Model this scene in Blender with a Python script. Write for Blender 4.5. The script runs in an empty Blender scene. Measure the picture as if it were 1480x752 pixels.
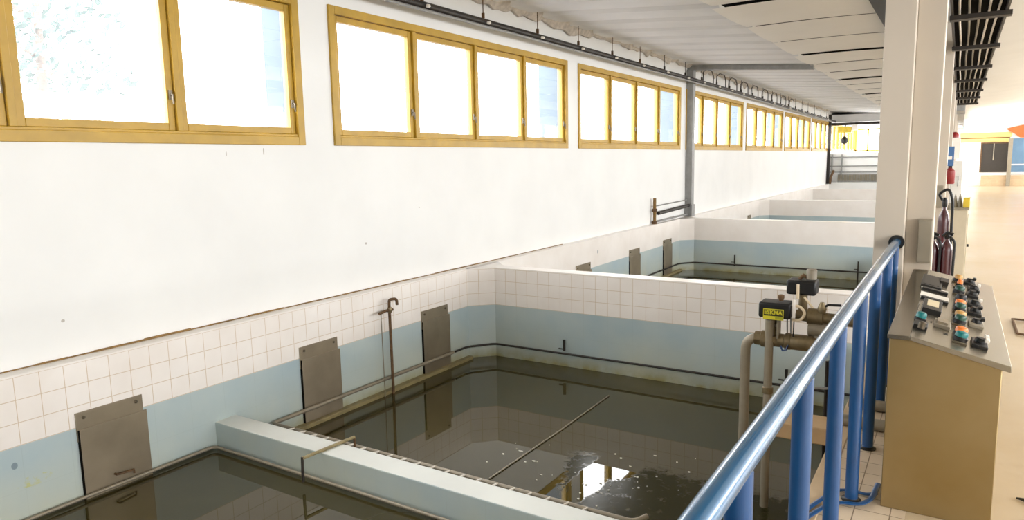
import bpy, bmesh, math, random
from mathutils import Vector, Matrix
random.seed(7)
scene = bpy.context.scene
COL = scene.collection
EYE = 1.7                      # camera height above the aisle floor

# ------------------------------------------------------------------ camera
YAW, PITCH, ROLL, FPX = 0.565704, -0.138959, -0.019725, 1013.877
fw = Vector((-math.sin(YAW)*math.cos(PITCH), math.cos(YAW)*math.cos(PITCH), math.sin(PITCH)))
r0 = Vector((math.cos(YAW), math.sin(YAW), 0)); u0 = r0.cross(fw)
rt = math.cos(ROLL)*r0 + math.sin(ROLL)*u0
up = -math.sin(ROLL)*r0 + math.cos(ROLL)*u0
cd = bpy.data.cameras.new('camera'); cam = bpy.data.objects.new('camera', cd); COL.objects.link(cam)
cd.sensor_fit = 'HORIZONTAL'; cd.sensor_width = 36; cd.lens = FPX/1480*36; cd.clip_start = .02; cd.clip_end = 500
M = Matrix((rt, up, -fw)).transposed().to_4x4(); M.translation = Vector((0, 0, EYE)); cam.matrix_world = M
scene.camera = cam
def ray(px, py): return fw + (px-740)/FPX*rt - (py-376)/FPX*up
def onY(px, py, Y): d = ray(px, py); p = d*(Y/d.y); return Vector((p.x, p.y, p.z+EYE))
def onX(px, py, X): d = ray(px, py); p = d*(X/d.x); return Vector((p.x, p.y, p.z+EYE))
def onZ(px, py, Z): d = ray(px, py); p = d*((Z-EYE)/d.z); return Vector((p.x, p.y, p.z+EYE))

# ------------------------------------------------------------------ materials
def newmat(name):
    m = bpy.data.materials.new(name); m.use_nodes = True
    nt = m.node_tree; return m, nt, nt.nodes, nt.links, nt.nodes['Principled BSDF']
def lin(r, g, b):
    f = lambda c: (c/255/12.92 if c/255 <= .04045 else ((c/255+.055)/1.055)**2.4)
    return (f(r), f(g), f(b), 1)
def mathn(nt, op, a, b=None, c=None):
    n = nt.nodes.new('ShaderNodeMath'); n.operation = op
    for i, v in enumerate((a, b, c)):
        if v is None: continue
        if isinstance(v, (int, float)): n.inputs[i].default_value = v
        else: nt.links.new(v, n.inputs[i])
    return n.outputs[0]
def mixc(nt, fac, a, b):
    n = nt.nodes.new('ShaderNodeMix'); n.data_type = 'RGBA'
    if isinstance(fac, (int, float)): n.inputs[0].default_value = fac
    else: nt.links.new(fac, n.inputs[0])
    for s, v in ((6, a), (7, b)):
        if isinstance(v, tuple): n.inputs[s].default_value = v
        else: nt.links.new(v, n.inputs[s])
    return n.outputs[2]
def noise(nt, scale, detail=4, rough=.55, vec=None, stretch=None):
    g = nt.nodes.new('ShaderNodeNewGeometry'); v = vec or g.outputs['Position']
    if stretch:
        mp = nt.nodes.new('ShaderNodeMapping'); mp.inputs['Scale'].default_value = stretch
        nt.links.new(v, mp.inputs[0]); v = mp.outputs[0]
    n = nt.nodes.new('ShaderNodeTexNoise'); n.inputs['Scale'].default_value = scale
    n.inputs['Detail'].default_value = detail; n.inputs['Roughness'].default_value = rough
    nt.links.new(v, n.inputs['Vector']); return n.outputs[0]
def ramp(nt, fac, lo, hi):
    n = nt.nodes.new('ShaderNodeMapRange'); n.inputs[1].default_value = lo; n.inputs[2].default_value = hi
    nt.links.new(fac, n.inputs[0]); return n.outputs[0]
def posxyz(nt):
    g = nt.nodes.new('ShaderNodeNewGeometry'); s = nt.nodes.new('ShaderNodeSeparateXYZ')
    nt.links.new(g.outputs['Position'], s.inputs[0]); return s.outputs
def bump(nt, b, h, strength, dist=.01):
    n = nt.nodes.new('ShaderNodeBump'); n.inputs['Strength'].default_value = strength; n.inputs['Distance'].default_value = dist
    nt.links.new(h, n.inputs['Height']); nt.links.new(n.outputs[0], b.inputs['Normal'])
def simple(name, col, rough=.6, metal=0, var=.12, scale=9, spec=.5, bmp=0, coat=0):
    m, nt, N, L, b = newmat(name)
    b.inputs['Roughness'].default_value = rough; b.inputs['Metallic'].default_value = metal
    b.inputs['Specular IOR Level'].default_value = spec
    b.inputs['Coat Weight'].default_value = coat; b.inputs['Coat Roughness'].default_value = .12
    f = noise(nt, scale)
    c2 = tuple(c*(1-var*2) for c in col[:3])+(1,)
    L.new(mixc(nt, ramp(nt, f, .35, .75), col, c2), b.inputs['Base Color'])
    if bmp: bump(nt, b, f, bmp)
    return m
def grid_mask(nt, coord, pitch, off, w):
    fr = mathn(nt, 'FRACT', mathn(nt, 'DIVIDE', mathn(nt, 'SUBTRACT', coord, off), pitch))
    return mathn(nt, 'GREATER_THAN', mathn(nt, 'ABSOLUTE', mathn(nt, 'SUBTRACT', fr, .5)), .5-w/pitch/2)
WHITE = lin(238, 233, 224)
def tiled(name, axis, off, pitch):
    """white tile above, blue paint below floor level, scale marks and algae near the water"""
    m, nt, N, L, b = newmat(name)
    p = posxyz(nt)
    u = p[axis]
    g = mathn(nt, 'MAXIMUM', grid_mask(nt, u, pitch, off, .0042), grid_mask(nt, p[2], .1455, 0.0, .0042))
    g = mathn(nt, 'MULTIPLY', g, mathn(nt, 'LESS_THAN', p[2], .437))
    g = mathn(nt, 'MULTIPLY', g, mathn(nt, 'LESS_THAN', p[1], 7.05))      # the further basins are painted over
    n1 = noise(nt, 2.2)
    tile = mixc(nt, ramp(nt, n1, .3, .7), lin(240, 235, 230), lin(231, 224, 217))
    white = mixc(nt, mathn(nt, 'MULTIPLY', g, .85), tile, lin(196, 172, 140))
    n2 = noise(nt, 1.4, 5)
    blue = mixc(nt, ramp(nt, n2, .3, .72), lin(164, 183, 191), lin(184, 196, 194))
    # faint painted-over joints in the blue
    gb = mathn(nt, 'MAXIMUM', grid_mask(nt, u, pitch*2, off, .003), grid_mask(nt, p[2], .291, 0, .003))
    blue = mixc(nt, mathn(nt, 'MULTIPLY', gb, .12), blue, lin(120, 130, 120))
    low = mathn(nt, 'MULTIPLY', ramp(nt, p[2], -.12, -.62), ramp(nt, noise(nt, 1.1, 6, .6, stretch=(1, 1, .5)), .3, .62))
    blue = mixc(nt, mathn(nt, 'MULTIPLY', low, .75), blue, lin(196, 192, 160))
    alg = mathn(nt, 'MULTIPLY', ramp(nt, p[2], -.50, -.63), ramp(nt, noise(nt, 5, 6, .6), .25, .6))
    blue = mixc(nt, mathn(nt, 'MULTIPLY', alg, .8), blue, lin(140, 130, 66))
    isblue = mathn(nt, 'LESS_THAN', p[2], -.003)
    L.new(mixc(nt, isblue, white, blue), b.inputs['Base Color'])
    b.inputs['Roughness'].default_value = .3
    b.inputs['Specular IOR Level'].default_value = .4
    return m

MT = {}
MT['tileY'] = tiled('tile_left_wall', 1, 1.888, .1447)
MT['tileX'] = tiled('tile_cross_wall', 0, -4.633, .1472)
MT['plaster'] = simple('white_plaster', lin(233, 233, 231), .7, var=.03, scale=1.2)
MT['ceil'] = simple('ceiling_sheet', lin(222, 221, 219), .55, var=.05, scale=1.5)
MT['ceil_tan'] = simple('ceiling_panel', lin(238, 234, 226), .7, var=.03, scale=1.1)
MT['ceil_white'] = simple('ceiling_white', lin(222, 220, 214), .6, var=.03, scale=1.1)
m = MT['plaster']; nt = m.node_tree; b = nt.nodes['Principled BSDF']; p = posxyz(nt)
def spots(nt, p, ax, lst):
    tot = None
    for (a, z, ra, rz) in lst:
        da = mathn(nt, 'DIVIDE', mathn(nt, 'SUBTRACT', p[ax], a), ra); dz = mathn(nt, 'DIVIDE', mathn(nt, 'SUBTRACT', p[2], z), rz)
        d = mathn(nt, 'LESS_THAN', mathn(nt, 'ADD', mathn(nt, 'MULTIPLY', da, da), mathn(nt, 'MULTIPLY', dz, dz)), 1.0)
        tot = d if tot is None else mathn(nt, 'MAXIMUM', tot, d)
    return tot
def wl(px, py, ra, rz, X=-5.0): q = onX(px, py, X); return (q.y, q.z, ra, rz)
sp = spots(nt, p, 1, [wl(381, 219, .006, .03), wl(91, 464, .012, .010), wl(529, 352, .012, .012), wl(327, 222, .004, .02), wl(606, 300, .008, .006)])
old = b.inputs['Base Color'].links[0].from_socket
nt.links.new(mixc(nt, mathn(nt, 'MULTIPLY', sp, .6), old, lin(130, 112, 90)), b.inputs['Base Color'])
m = MT['tileY']; nt = m.node_tree; b = nt.nodes['Principled BSDF']; p = posxyz(nt)
old = b.inputs['Base Color'].links[0].from_socket
c1 = mixc(nt, mathn(nt, 'MULTIPLY', spots(nt, p, 1, [wl(21, 674, .018, .022, -4.875), wl(864, 364, .02, .03, -4.875)]), .7), old, lin(96, 112, 124))
q = wl(50, 694, .11, .035, -4.875); sm = spots(nt, p, 1, [q])
sm = mathn(nt, 'MULTIPLY', sm, ramp(nt, noise(nt, 26, 3), .45, .6))
nt.links.new(mixc(nt, mathn(nt, 'MULTIPLY', sm, .7), c1, lin(186, 186, 104)), b.inputs['Base Color'])
MT['foam'] = simple('torn_plaster', lin(205, 196, 184), .9, var=.18, scale=14, bmp=.6)
MT['ochre'] = simple('ochre_paint', lin(186, 148, 46), .42, var=.12, scale=5)
MT['latch'] = simple('latch_metal', lin(110, 100, 84), .4, .7)
MT['col'] = simple('column_paint', lin(196, 186, 172), .6, var=.03, scale=1.5)
MT['blue'] = simple('blue_paint', lin(8, 70, 124), .32, var=.12, scale=4, coat=.4)
MT['pipe_dark'] = simple('dark_pipe', lin(48, 42, 36), .5, .2, var=.2)
MT['pipe_grey'] = simple('grey_pipe', lin(150, 140, 122), .45, .25, var=.12)
MT['zinc'] = simple('zinc_grey', lin(150, 150, 148), .5, .35, var=.12)
MT['steel_plate'] = simple('dull_steel', lin(160, 147, 126), .36, .6, var=.14, scale=3)
MT['tan_pipe'] = simple('tan_coated_pipe', lin(150, 136, 96), .5, var=.2, scale=12)
MT['brass'] = simple('old_brass', lin(138, 122, 92), .42, .55, var=.2, scale=18)
MT['rust'] = simple('rusty_iron', lin(112, 84, 56), .75, .2, var=.3, scale=22)
MT['black'] = simple('black_plastic', lin(16, 15, 14), .45, var=.1)
MT['blackgap'] = simple('unlit_black', lin(20, 17, 14), .95, spec=.1)  # near-black standing in for the dark of unlit gaps and undersides
MT['white_plastic'] = simple('white_plastic', lin(236, 230, 220), .45, var=.04)
MT['cream_cable'] = simple('cream_cable', lin(226, 208, 176), .5, var=.05)
MT['blue_cable'] = simple('blue_cable', lin(40, 70, 120), .5)
MT['yellow'] = simple('yellow_label', lin(214, 204, 50), .5, var=.03)
MT['greenyellow'] = simple('olive_label', lin(160, 164, 40), .5, var=.03)
MT['olive_dark'] = simple('dark_olive_print', lin(92, 92, 20), .5)
MT['sealant'] = simple('brown_sealant', lin(140, 108, 58), .8, var=.25, scale=16)
MT['concrete_tan'] = simple('tan_concrete', lin(196, 172, 140), .75, var=.08, scale=5)
MT['wood'] = simple('tan_board', lin(196, 164, 122), .7, var=.1, scale=5)
MT['maroon'] = simple('maroon_paint', lin(70, 14, 20), .35, var=.15, coat=.4)
MT['red'] = simple('red_paint', lin(136, 34, 34), .4)
MT['greybox'] = simple('grey_box_paint', lin(142, 133, 116), .5, var=.05)
MT['beige_cab'] = simple('beige_cabinet', lin(196, 184, 160), .5, var=.05)
MT['grey_wall'] = simple('grey_locker', lin(214, 212, 206), .5, var=.04)
MT['bluesign'] = simple('blue_sign', lin(70, 110, 160), .5, var=.05)
MT['orange'] = simple('orange_stripe', lin(232, 180, 112), .6, var=.05)
MT['redorange'] = simple('red_orange', lin(226, 96, 40), .6, var=.05)
MT['teal'] = simple('pale_teal', lin(170, 226, 214), .6, var=.04)
MT['dark_door'] = simple('dark_panel', lin(48, 42, 36), .5, var=.1)
MT['bluewin'] = simple('blue_pane', lin(96, 130, 160), .2, var=.1, scale=2)
MT['yellowpaint'] = simple('yellow_enamel', lin(220, 190, 60), .4)
MT['btn_teal'] = simple('teal_button', lin(0, 112, 112), .35, var=.05)
MT['btn_green'] = simple('dark_green_button', lin(20, 72, 56), .35, var=.05)
MT['btn_orange'] = simple('orange_button', lin(240, 130, 50), .35, var=.05)
MT['btn_amber'] = simple('amber_button', lin(196, 150, 80), .35, var=.05)
MT['meter'] = simple('meter_face', lin(222, 206, 170), .4, var=.04)
MT['foliage'] = simple('pale_foliage', lin(98, 116, 108), .9, var=.2, scale=3)
MT['bark'] = simple('tree_bark', lin(110, 96, 84), .9, var=.2)
MT['ground_out'] = simple('outside_ground', lin(110, 110, 116), .9)
MT['fin'] = simple('outside_pier', lin(74, 90, 104), .9, var=.04)
MT['weir_top'] = simple('weir_top_paint', lin(216, 219, 214), .5, var=.05, scale=2.5)
MT['scumflake'] = simple('white_foam', lin(232, 230, 220), .6)

# worn blue rail: paint with bare patches
m, nt, N, L, b = newmat('worn_blue_rail')
f = noise(nt, 1.0, 6, .65, stretch=(26, 2.2, 26))
L.new(mixc(nt, ramp(nt, f, .60, .66), lin(36, 98, 142), lin(160, 178, 172)), b.inputs['Base Color'])
b.inputs['Roughness'].default_value = .24; b.inputs['Metallic'].default_value = .25; b.inputs['Coat Weight'].default_value = .6
b.inputs['Coat Roughness'].default_value = .1
MT['rail'] = m
# brushed stainless, the warm floor's golden reflection put into its colour
m, nt, N, L, b = newmat('brushed_stainless')
f = noise(nt, 3, 5, .6, stretch=(1, 1, 40)); f2 = noise(nt, 1.6)
L.new(mixc(nt, ramp(nt, f2, .3, .7), lin(168, 150, 112), lin(150, 128, 84)), b.inputs['Base Color'])
b.inputs['Metallic'].default_value = .85
L.new(mathn(nt, 'MULTIPLY_ADD', f, .12, .26), b.inputs['Roughness'])
MT['stainless'] = m
m, nt, N, L, b = newmat('panel_steel')  # same steel, greyed in its colour for the ceiling it reflects
f2 = noise(nt, 2.2, 4, .6, stretch=(1, .5, 1))
L.new(mixc(nt, ramp(nt, f2, .3, .7), lin(164, 157, 144), lin(150, 141, 124)), b.inputs['Base Color'])
b.inputs['Metallic'].default_value = .8; b.inputs['Roughness'].default_value = .27
MT['panel_steel'] = m
MT['strip_steel'] = simple('strip_steel', lin(132, 124, 108), .18, .9, var=.1, scale=3)  # darker copy of the console steel, a dim reflection put into its colour
# aisle floor
m, nt, N, L, b = newmat('polished_floor')
f = noise(nt, .6, 6, .6); f2 = noise(nt, 7, 4)
c = mixc(nt, ramp(nt, f, .3, .7), lin(196, 179, 153), lin(184, 163, 130))
c = mixc(nt, mathn(nt, 'MULTIPLY', ramp(nt, f2, .55, .8), .12), c, lin(150, 126, 90))
L.new(c, b.inputs['Base Color']); L.new(mathn(nt, 'MULTIPLY_ADD', f, .15, .16), b.inputs['Roughness'])
b.inputs['Specular IOR Level'].default_value = .45
MT['floor'] = m
# walkway tiles
m, nt, N, L, b = newmat('walkway_tiles')
p = posxyz(nt)
g = mathn(nt, 'MAXIMUM', grid_mask(nt, p[0], .152, -.3335, .005), grid_mask(nt, p[1], .15, 3.885, .005))
c = mixc(nt, ramp(nt, noise(nt, 3), .3, .7), lin(208, 190, 166), lin(192, 174, 150))
L.new(mixc(nt, g, c, lin(120, 102, 80)), b.inputs['Base Color']); b.inputs['Roughness'].default_value = .4
MT['walk'] = m
# murky still water
m, nt, N, L, b = newmat('murky_water')
p = posxyz(nt)
f = noise(nt, .8, 3)
L.new(mixc(nt, ramp(nt, f, .3, .7), (.060, .050, .022, 1), (.048, .042, .020, 1)), b.inputs['Base Color'])
b.inputs['IOR'].default_value = 1.33
b.inputs['Specular IOR Level'].default_value = 1.0
# an oily scum skin roughens a patch of the second tank
def blob(cx, cy, ax, ay):
    ux_ = mathn(nt, 'DIVIDE', mathn(nt, 'SUBTRACT', p[0], cx), ax); uy_ = mathn(nt, 'DIVIDE', mathn(nt, 'SUBTRACT', p[1], cy), ay)
    return mathn(nt, 'ADD', mathn(nt, 'MULTIPLY', ux_, ux_), mathn(nt, 'MULTIPLY', uy_, uy_))
ns = mathn(nt, 'SUBTRACT', noise(nt, 14, 6, .72), .5)
s1 = onZ(806, 748, -.638); s2 = onZ(824, 650, -.638); s3 = onZ(940, 650, -.638)
ex, ey = (s2.x-s1.x), (s2.y-s1.y); ln = math.hypot(ex, ey); nx_, ny_ = ey/ln, -ex/ln
side = mathn(nt, 'ADD', mathn(nt, 'MULTIPLY', mathn(nt, 'SUBTRACT', p[0], s1.x), nx_), mathn(nt, 'MULTIPLY', mathn(nt, 'SUBTRACT', p[1], s1.y), ny_))
patch = mathn(nt, 'MULTIPLY', ramp(nt, mathn(nt, 'ADD', side, mathn(nt, 'MULTIPLY', ns, .45)), -.01, .01),
              ramp(nt, mathn(nt, 'ADD', p[1], mathn(nt, 'MULTIPLY', ns, .5)), s2.y+.02, s2.y-.06))
patch = mathn(nt, 'MULTIPLY', patch, ramp(nt, p[1], 3.43, 3.5))
h1 = onZ(857, 690, -.638); h2 = onZ(896, 674, -.638)
hole = mathn(nt, 'MINIMUM', blob(h1.x, h1.y, .125, .56), blob(h2.x, h2.y, .17, .27))
hole = ramp(nt, mathn(nt, 'ADD', hole, mathn(nt, 'MULTIPLY', ns, 1.5)), 1.12, .95)
scum = mathn(nt, 'MULTIPLY', patch, mathn(nt, 'SUBTRACT', 1.0, hole))
scum = mathn(nt, 'MULTIPLY', scum, ramp(nt, noise(nt, 11, 6, .75), .30, .44))
base = mixc(nt, ramp(nt, f, .3, .7), (.052, .042, .013, 1), (.042, .035, .012, 1))
L.new(mixc(nt, scum, base, (.026, .024, .008, 1)), b.inputs['Base Color'])
L.new(mathn(nt, 'MULTIPLY_ADD', scum, -.62, .74), b.inputs['Specular IOR Level'])
L.new(mathn(nt, 'MULTIPLY_ADD', scum, .16, .006), b.inputs['Roughness'])
bump(nt, b, mathn(nt, 'MULTIPLY', noise(nt, 26, 5, .65), mathn(nt, 'MULTIPLY_ADD', scum, .05, .003)), .35, .02)
MT['water'] = m
# dusty glass
m, nt, N, L, b = newmat('dusty_glass')
N.remove(b); out = N['Material Output']
tr = N.new('ShaderNodeBsdfTransparent'); tl = N.new('ShaderNodeBsdfTranslucent'); gl = N.new('ShaderNodeBsdfGlossy')
gl.inputs['Roughness'].default_value = .02
tl.inputs[0].default_value = (.92, .96, 1, 1)
mx = N.new('ShaderNodeMixShader'); mx.inputs[0].default_value = .035
L.new(tr.outputs[0], mx.inputs[1]); L.new(tl.outputs[0], mx.inputs[2])
mx2 = N.new('ShaderNodeMixShader'); mx2.inputs[0].default_value = .04
L.new(mx.outputs[0], mx2.inputs[1]); L.new(gl.outputs[0], mx2.inputs[2]); L.new(mx2.outputs[0], out.inputs[0])
MT['glass'] = m

# ------------------------------------------------------------------ mesh builder
class MB:
    def __init__(s): s.bm = bmesh.new()
    def box(s, x0, x1, y0, y1, z0, z1):
        v = [s.bm.verts.new((x, y, z)) for z in (z0, z1) for y in (y0, y1) for x in (x0, x1)]
        for f in ((0,2,3,1), (4,5,7,6), (0,1,5,4), (2,6,7,3), (0,4,6,2), (1,3,7,5)): s.bm.faces.new([v[i] for i in f])
        return s
    def prism(s, pts, z0, z1):
        """pts: counter-clockwise footprint"""
        a = [s.bm.verts.new((x, y, z0)) for x, y in pts]; c = [s.bm.verts.new((x, y, z1)) for x, y in pts]
        n = len(pts); s.bm.faces.new(a[::-1]); s.bm.faces.new(c)
        for i in range(n): s.bm.faces.new((a[i], a[(i+1) % n], c[(i+1) % n], c[i]))
        return s
    def extrude_poly(s, pts, off):
        """planar polygon pts (3D) pushed along vector off"""
        o = Vector(off); a = [s.bm.verts.new(Vector(p)) for p in pts]; c = [s.bm.verts.new(Vector(p)+o) for p in pts]
        n = len(pts); s.bm.faces.new(a[::-1]); s.bm.faces.new(c)
        for i in range(n): s.bm.faces.new((a[i], a[(i+1) % n], c[(i+1) % n], c[i]))
        return s
    def tube(s, pts, r, n=12, flat=1.0):
        pts = [Vector(p) for p in pts]; rs = r if isinstance(r, (list, tuple)) else [r]*len(pts)
        rings = []; prev = None
        for i, p in enumerate(pts):
            t = (pts[min(i+1, len(pts)-1)]-pts[max(i-1, 0)]).normalized()
            if prev is None:
                a = Vector((0, 0, 1)) if abs(t.z) < .9 else Vector((1, 0, 0))
                nx = t.cross(a).normalized()
            else: nx = (prev - t*prev.dot(t)).normalized()
            prev = nx; ny = t.cross(nx)
            rings.append([s.bm.verts.new(p + rs[i]*(math.cos(2*math.pi*k/n)*nx + flat*math.sin(2*math.pi*k/n)*ny)) for k in range(n)])
        for a, c in zip(rings, rings[1:]):
            for k in range(n): s.bm.faces.new((a[k], a[(k+1) % n], c[(k+1) % n], c[k]))
        s.bm.faces.new(rings[0][::-1]); s.bm.faces.new(rings[-1])
        return s
    def lathe(s, base, prof, n=20, axis=(0, 0, 1)):
        base = Vector(base); ax = Vector(axis).normalized()
        return s.tube([base+ax*h for h, _ in prof], [r for _, r in prof], n)
    def build(s, name, mat, parent=None, bevel=0, smooth=True, ang=40):
        bmesh.ops.recalc_face_normals(s.bm, faces=s.bm.faces)
        me = bpy.data.meshes.new(name); s.bm.to_mesh(me); s.bm.free()
        me.materials.append(MT[mat])
        if smooth:
            me.shade_smooth(); me.set_sharp_from_angle(angle=math.radians(ang))
        o = bpy.data.objects.new(name, me); COL.objects.link(o)
        if parent: o.parent = parent; o.matrix_parent_inverse = Matrix.Translation(-parent.location)
        if bevel:
            bv = o.modifiers.new('bevel', 'BEVEL'); bv.width = bevel; bv.segments = 2; bv.limit_method = 'ANGLE'
        return o
def rounded(pts, r=.05, n=5):
    pts = [Vector(p) for p in pts]; out = [pts[0]]
    for a, p, c in zip(pts, pts[1:], pts[2:]):
        d1 = (a-p); d2 = (c-p); k = min(r, d1.length*.45, d2.length*.45)
        s = p+d1.normalized()*k; e = p+d2.normalized()*k
        for i in range(n+1):
            t = i/n; out.append((1-t)**2*s + 2*t*(1-t)*p + t*t*e)
    out.append(pts[-1]); return out
def empty(name, loc):
    o = bpy.data.objects.new(name, None); COL.objects.link(o); o.location = loc; o.empty_display_size = .1; return o
def tag(o, label, cat, group=None, kind=None):
    o['label'] = label; o['category'] = cat
    if group: o['group'] = group
    if kind: o['kind'] = kind
    return o
def thing(name, loc, label, cat, group=None): return tag(empty(name, loc), label, cat, group)
def struct(o): o['kind'] = 'structure'; return o

XW, XT = -5.0, -4.875              # upper wall plane, tiled tank wall plane
ZL, ZWAT, ZP, ZLOW = .45, -.638, -.475, -.30
YC = [6.91, 14.5, 21.5, 28.8]      # fronts of the cross walls
YA, YB = 3.235, 3.43               # low weir wall
YEND, XR, YBACK = 44.0, 8.0, -5.0
WZ0, WZ1 = 1.886, 3.17

# ------------------------------------------------------------------ room shell
wins = [(4.78+5.067*(n-2), 4.78+5.067*(n-2)+4.71) for n in range(1, 10)]
w = MB(); w.box(XW-.14, XW, YBACK, YEND, -1.5, WZ0); w.box(XW-.14, XW, YBACK, YEND, WZ1, 4.6)
edges = [YBACK] + [e for a in wins for e in a] + [YEND]
for a, c in zip(edges[::2], edges[1::2]):
    if c > a: w.box(XW-.14, XW, a, c, WZ0, WZ1)
struct(w.build('wall_left', 'plaster', smooth=False))
w = MB()                                                             # tiled tank wall with its ledge
w.box(XW-.05, XT, YBACK, 35, -1.5, ZL-.012); w.box(XW, XT+.006, YBACK, 35, ZL-.012, ZL)
struct(w.build('wall_tank', 'tileY', smooth=False))
s_ = MB()
pts = [(YBACK+i*.15) for i in range(60)]
for i in range(46):
    y = 1.0+i*.18; h = .006+.010*random.random()*(1 if y < 4.2 else .45)
    s_.box(XW-.002, XW+.008+.006*random.random(), y, y+.19, ZL, ZL+h)
struct(s_.build('trim_1', 'sealant'))
def cross_wall(y, mb):
    c = .25
    mb.prism([(XT+.235, y), (-.56, y), (-.56, y+.2), (XT+.235, y+.2), (XT-.02, y+.2+c), (XT-.02, y-c)], -1.5, ZL)
for i, y in enumerate(YC):
    mb = MB(); cross_wall(y, mb); struct(mb.build('wall_cross', 'tileX', smooth=False))
mb = MB().box(XT-.02, -.56, YA, YB, -1.5, ZLOW); wo = struct(mb.build('wall_weir', 'tileX', smooth=False, bevel=.008)); wo.data.materials.append(MT['weir_top'])
for f_ in wo.data.polygons:
    if f_.normal.z > .9: f_.material_index = 1
mb = MB().box(XW, -.56, 35.0, 35.2, -1.5, 1.80); struct(mb.build('wall_parapet', 'plaster', smooth=False))
mb = MB().box(-.56, -.475, YBACK, YEND, -1.5, 0.004); struct(mb.build('trim_2', 'concrete_tan', smooth=False, bevel=.004))
mb = MB().box(-.475, -.12, YBACK, YEND, -.2, 0); struct(mb.build('floor_walkway', 'walk', smooth=False))
mb = MB().box(-.12, XR, YBACK, YEND, -.2, 0); struct(mb.build('floor', 'floor', smooth=False))
# water, one body per basin
tanks = [(YBACK, YA, 'nearest the camera, before the low blue weir wall'), (YB, 6.91, 'behind the low blue weir wall, mirroring a window'),
         (7.11, 14.5, 'behind the first full-height tiled cross wall'), (14.7, 21.5, 'behind the second full-height cross wall'),
         (21.7, 28.8, 'behind the third full-height cross wall'), (29.0, 34.3, 'before the far white parapet')]
for a, c, t in tanks:
    mb = MB(); zq = -.505 if c == YA else ZWAT
    ch = [(XT, a), (-.56, a)] if a in (YBACK, YB) else [(XT, a+.22), (XT+.225, a), (-.56, a)]
    ch += [(-.56, c), (XT, c)] if c in (YA, 34.3) else [(-.56, c), (XT+.225, c), (XT, c-.22)]
    mb.bm.faces.new([mb.bm.verts.new((x, y, zq)) for x, y in ch])
    o = mb.build('water', 'water', smooth=False); tag(o, 'still dark olive water in the basin '+t, 'water', kind='stuff')
# ceilings
ZC0, XS, ZS, XV, ZV = 3.66, -2.5, 3.457, -.2, 3.41
mb = MB(); prof = []
y = YBACK
while y < YEND:                     # lapped corrugated sheet: a flat pan and a raised rib per pitch
    for dy, dz in ((0, 0), (.50, .0), (.56, .05), (.74, .05), (.80, 0)): prof.append((y+dy, dz))
    y += .801
rows = [[mb.bm.verts.new((x, yy, z+dz)) for yy, dz in prof] for x, z in ((XW-.1, ZC0+.008), (XS, ZS))]
for i in range(len(prof)-1): mb.bm.faces.new((rows[0][i], rows[0][i+1], rows[1][i+1], rows[1][i]))
struct(mb.build('ceiling_left', 'ceil', smooth=False))
mb = MB()                           # sagging boards, the far edge of each hangs a little above the next one's near edge
y = 8.47-1.62*8; k = 0; nx = 10
while y < YEND:
    g = .030 if k % 3 == 2 else .008
    rows = []
    for v_ in range(5):
        q = v_/4; row = []
        for i in range(nx+1):
            u_ = i/nx
            zz = ZS+(ZV-ZS)*u_+.025*math.sin(u_*math.pi)-g*(1-q)-.02*math.sin(q*math.pi)
            row.append(mb.bm.verts.new((XS-.05+(XV-XS+.05)*u_, y+1.62*q+(.006 if v_ == 0 else 0)+.02*math.sin(3*u_+k)*(v_ == 0), zz)))
        rows.append(row)
    for a_, c_ in zip(rows, rows[1:]):
        for i in range(nx): mb.bm.faces.new((a_[i], a_[i+1], c_[i+1], c_[i]))
    y += 1.62; k += 1
struct(mb.build('ceiling_middle', 'ceil_tan', smooth=False))
mb = MB().box(XS-.08, XV, YBACK, YEND, 3.56, 3.62); struct(mb.build('ceiling_void_shade', 'blackgap', smooth=False))  # black slab added, the unlit space above the boards put into its colour
mb = MB(); y = YBACK
while y < YEND:
    v = [mb.bm.verts.new(q) for q in ((XV, y+.03, ZV), (XR, y+.03, ZV+.1*(XR-XV)), (XR, y+2.0, ZV+.1*(XR-XV)-.006), (XV, y+2.0, ZV-.006))]; mb.bm.faces.new(v)
    y += 2.0
struct(mb.build('ceiling_right', 'ceil_white', smooth=False))
mb = MB(); v = [mb.bm.verts.new(q) for q in ((XV-.1, YBACK, ZV+.08), (XR+.1, YBACK, ZV+.92), (XR+.1, YEND, ZV+.92), (XV-.1, YEND, ZV+.08))]; mb.bm.faces.new(v)
mb.box(XW-.2, XS, YBACK, YEND, 3.8, 3.85)
struct(mb.build('roof', 'ceil_tan', smooth=False))
# other walls
mb = MB(); mb.box(XR, XR+.2, YBACK, YEND, -.2, 1.45); mb.box(XR, XR+.2, YBACK, YEND, 3.55, 4.6)
for k in range(0, 9): mb.box(XR, XR+.2, YBACK+k*6.125-.15, YBACK+k*6.125+.15, 1.45, 3.55)
struct(mb.build('wall_right', 'plaster', smooth=False))
mb = MB().box(XW-.2, XR+.2, YBACK-.2, YBACK, -1.5, 4.6); struct(mb.build('wall_back', 'plaster', smooth=False))
mb = MB(); mb.box(XW-.2, XR+.2, YEND, YEND+.2, -1.5, WZ0); mb.box(XW-.2, XR+.2, YEND, YEND+.2, WZ1, 4.6); mb.box(-2.6, XR+.2, YEND, YEND+.2, WZ0, WZ1)
struct(mb.build('wall_end', 'plaster', smooth=False))
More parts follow.
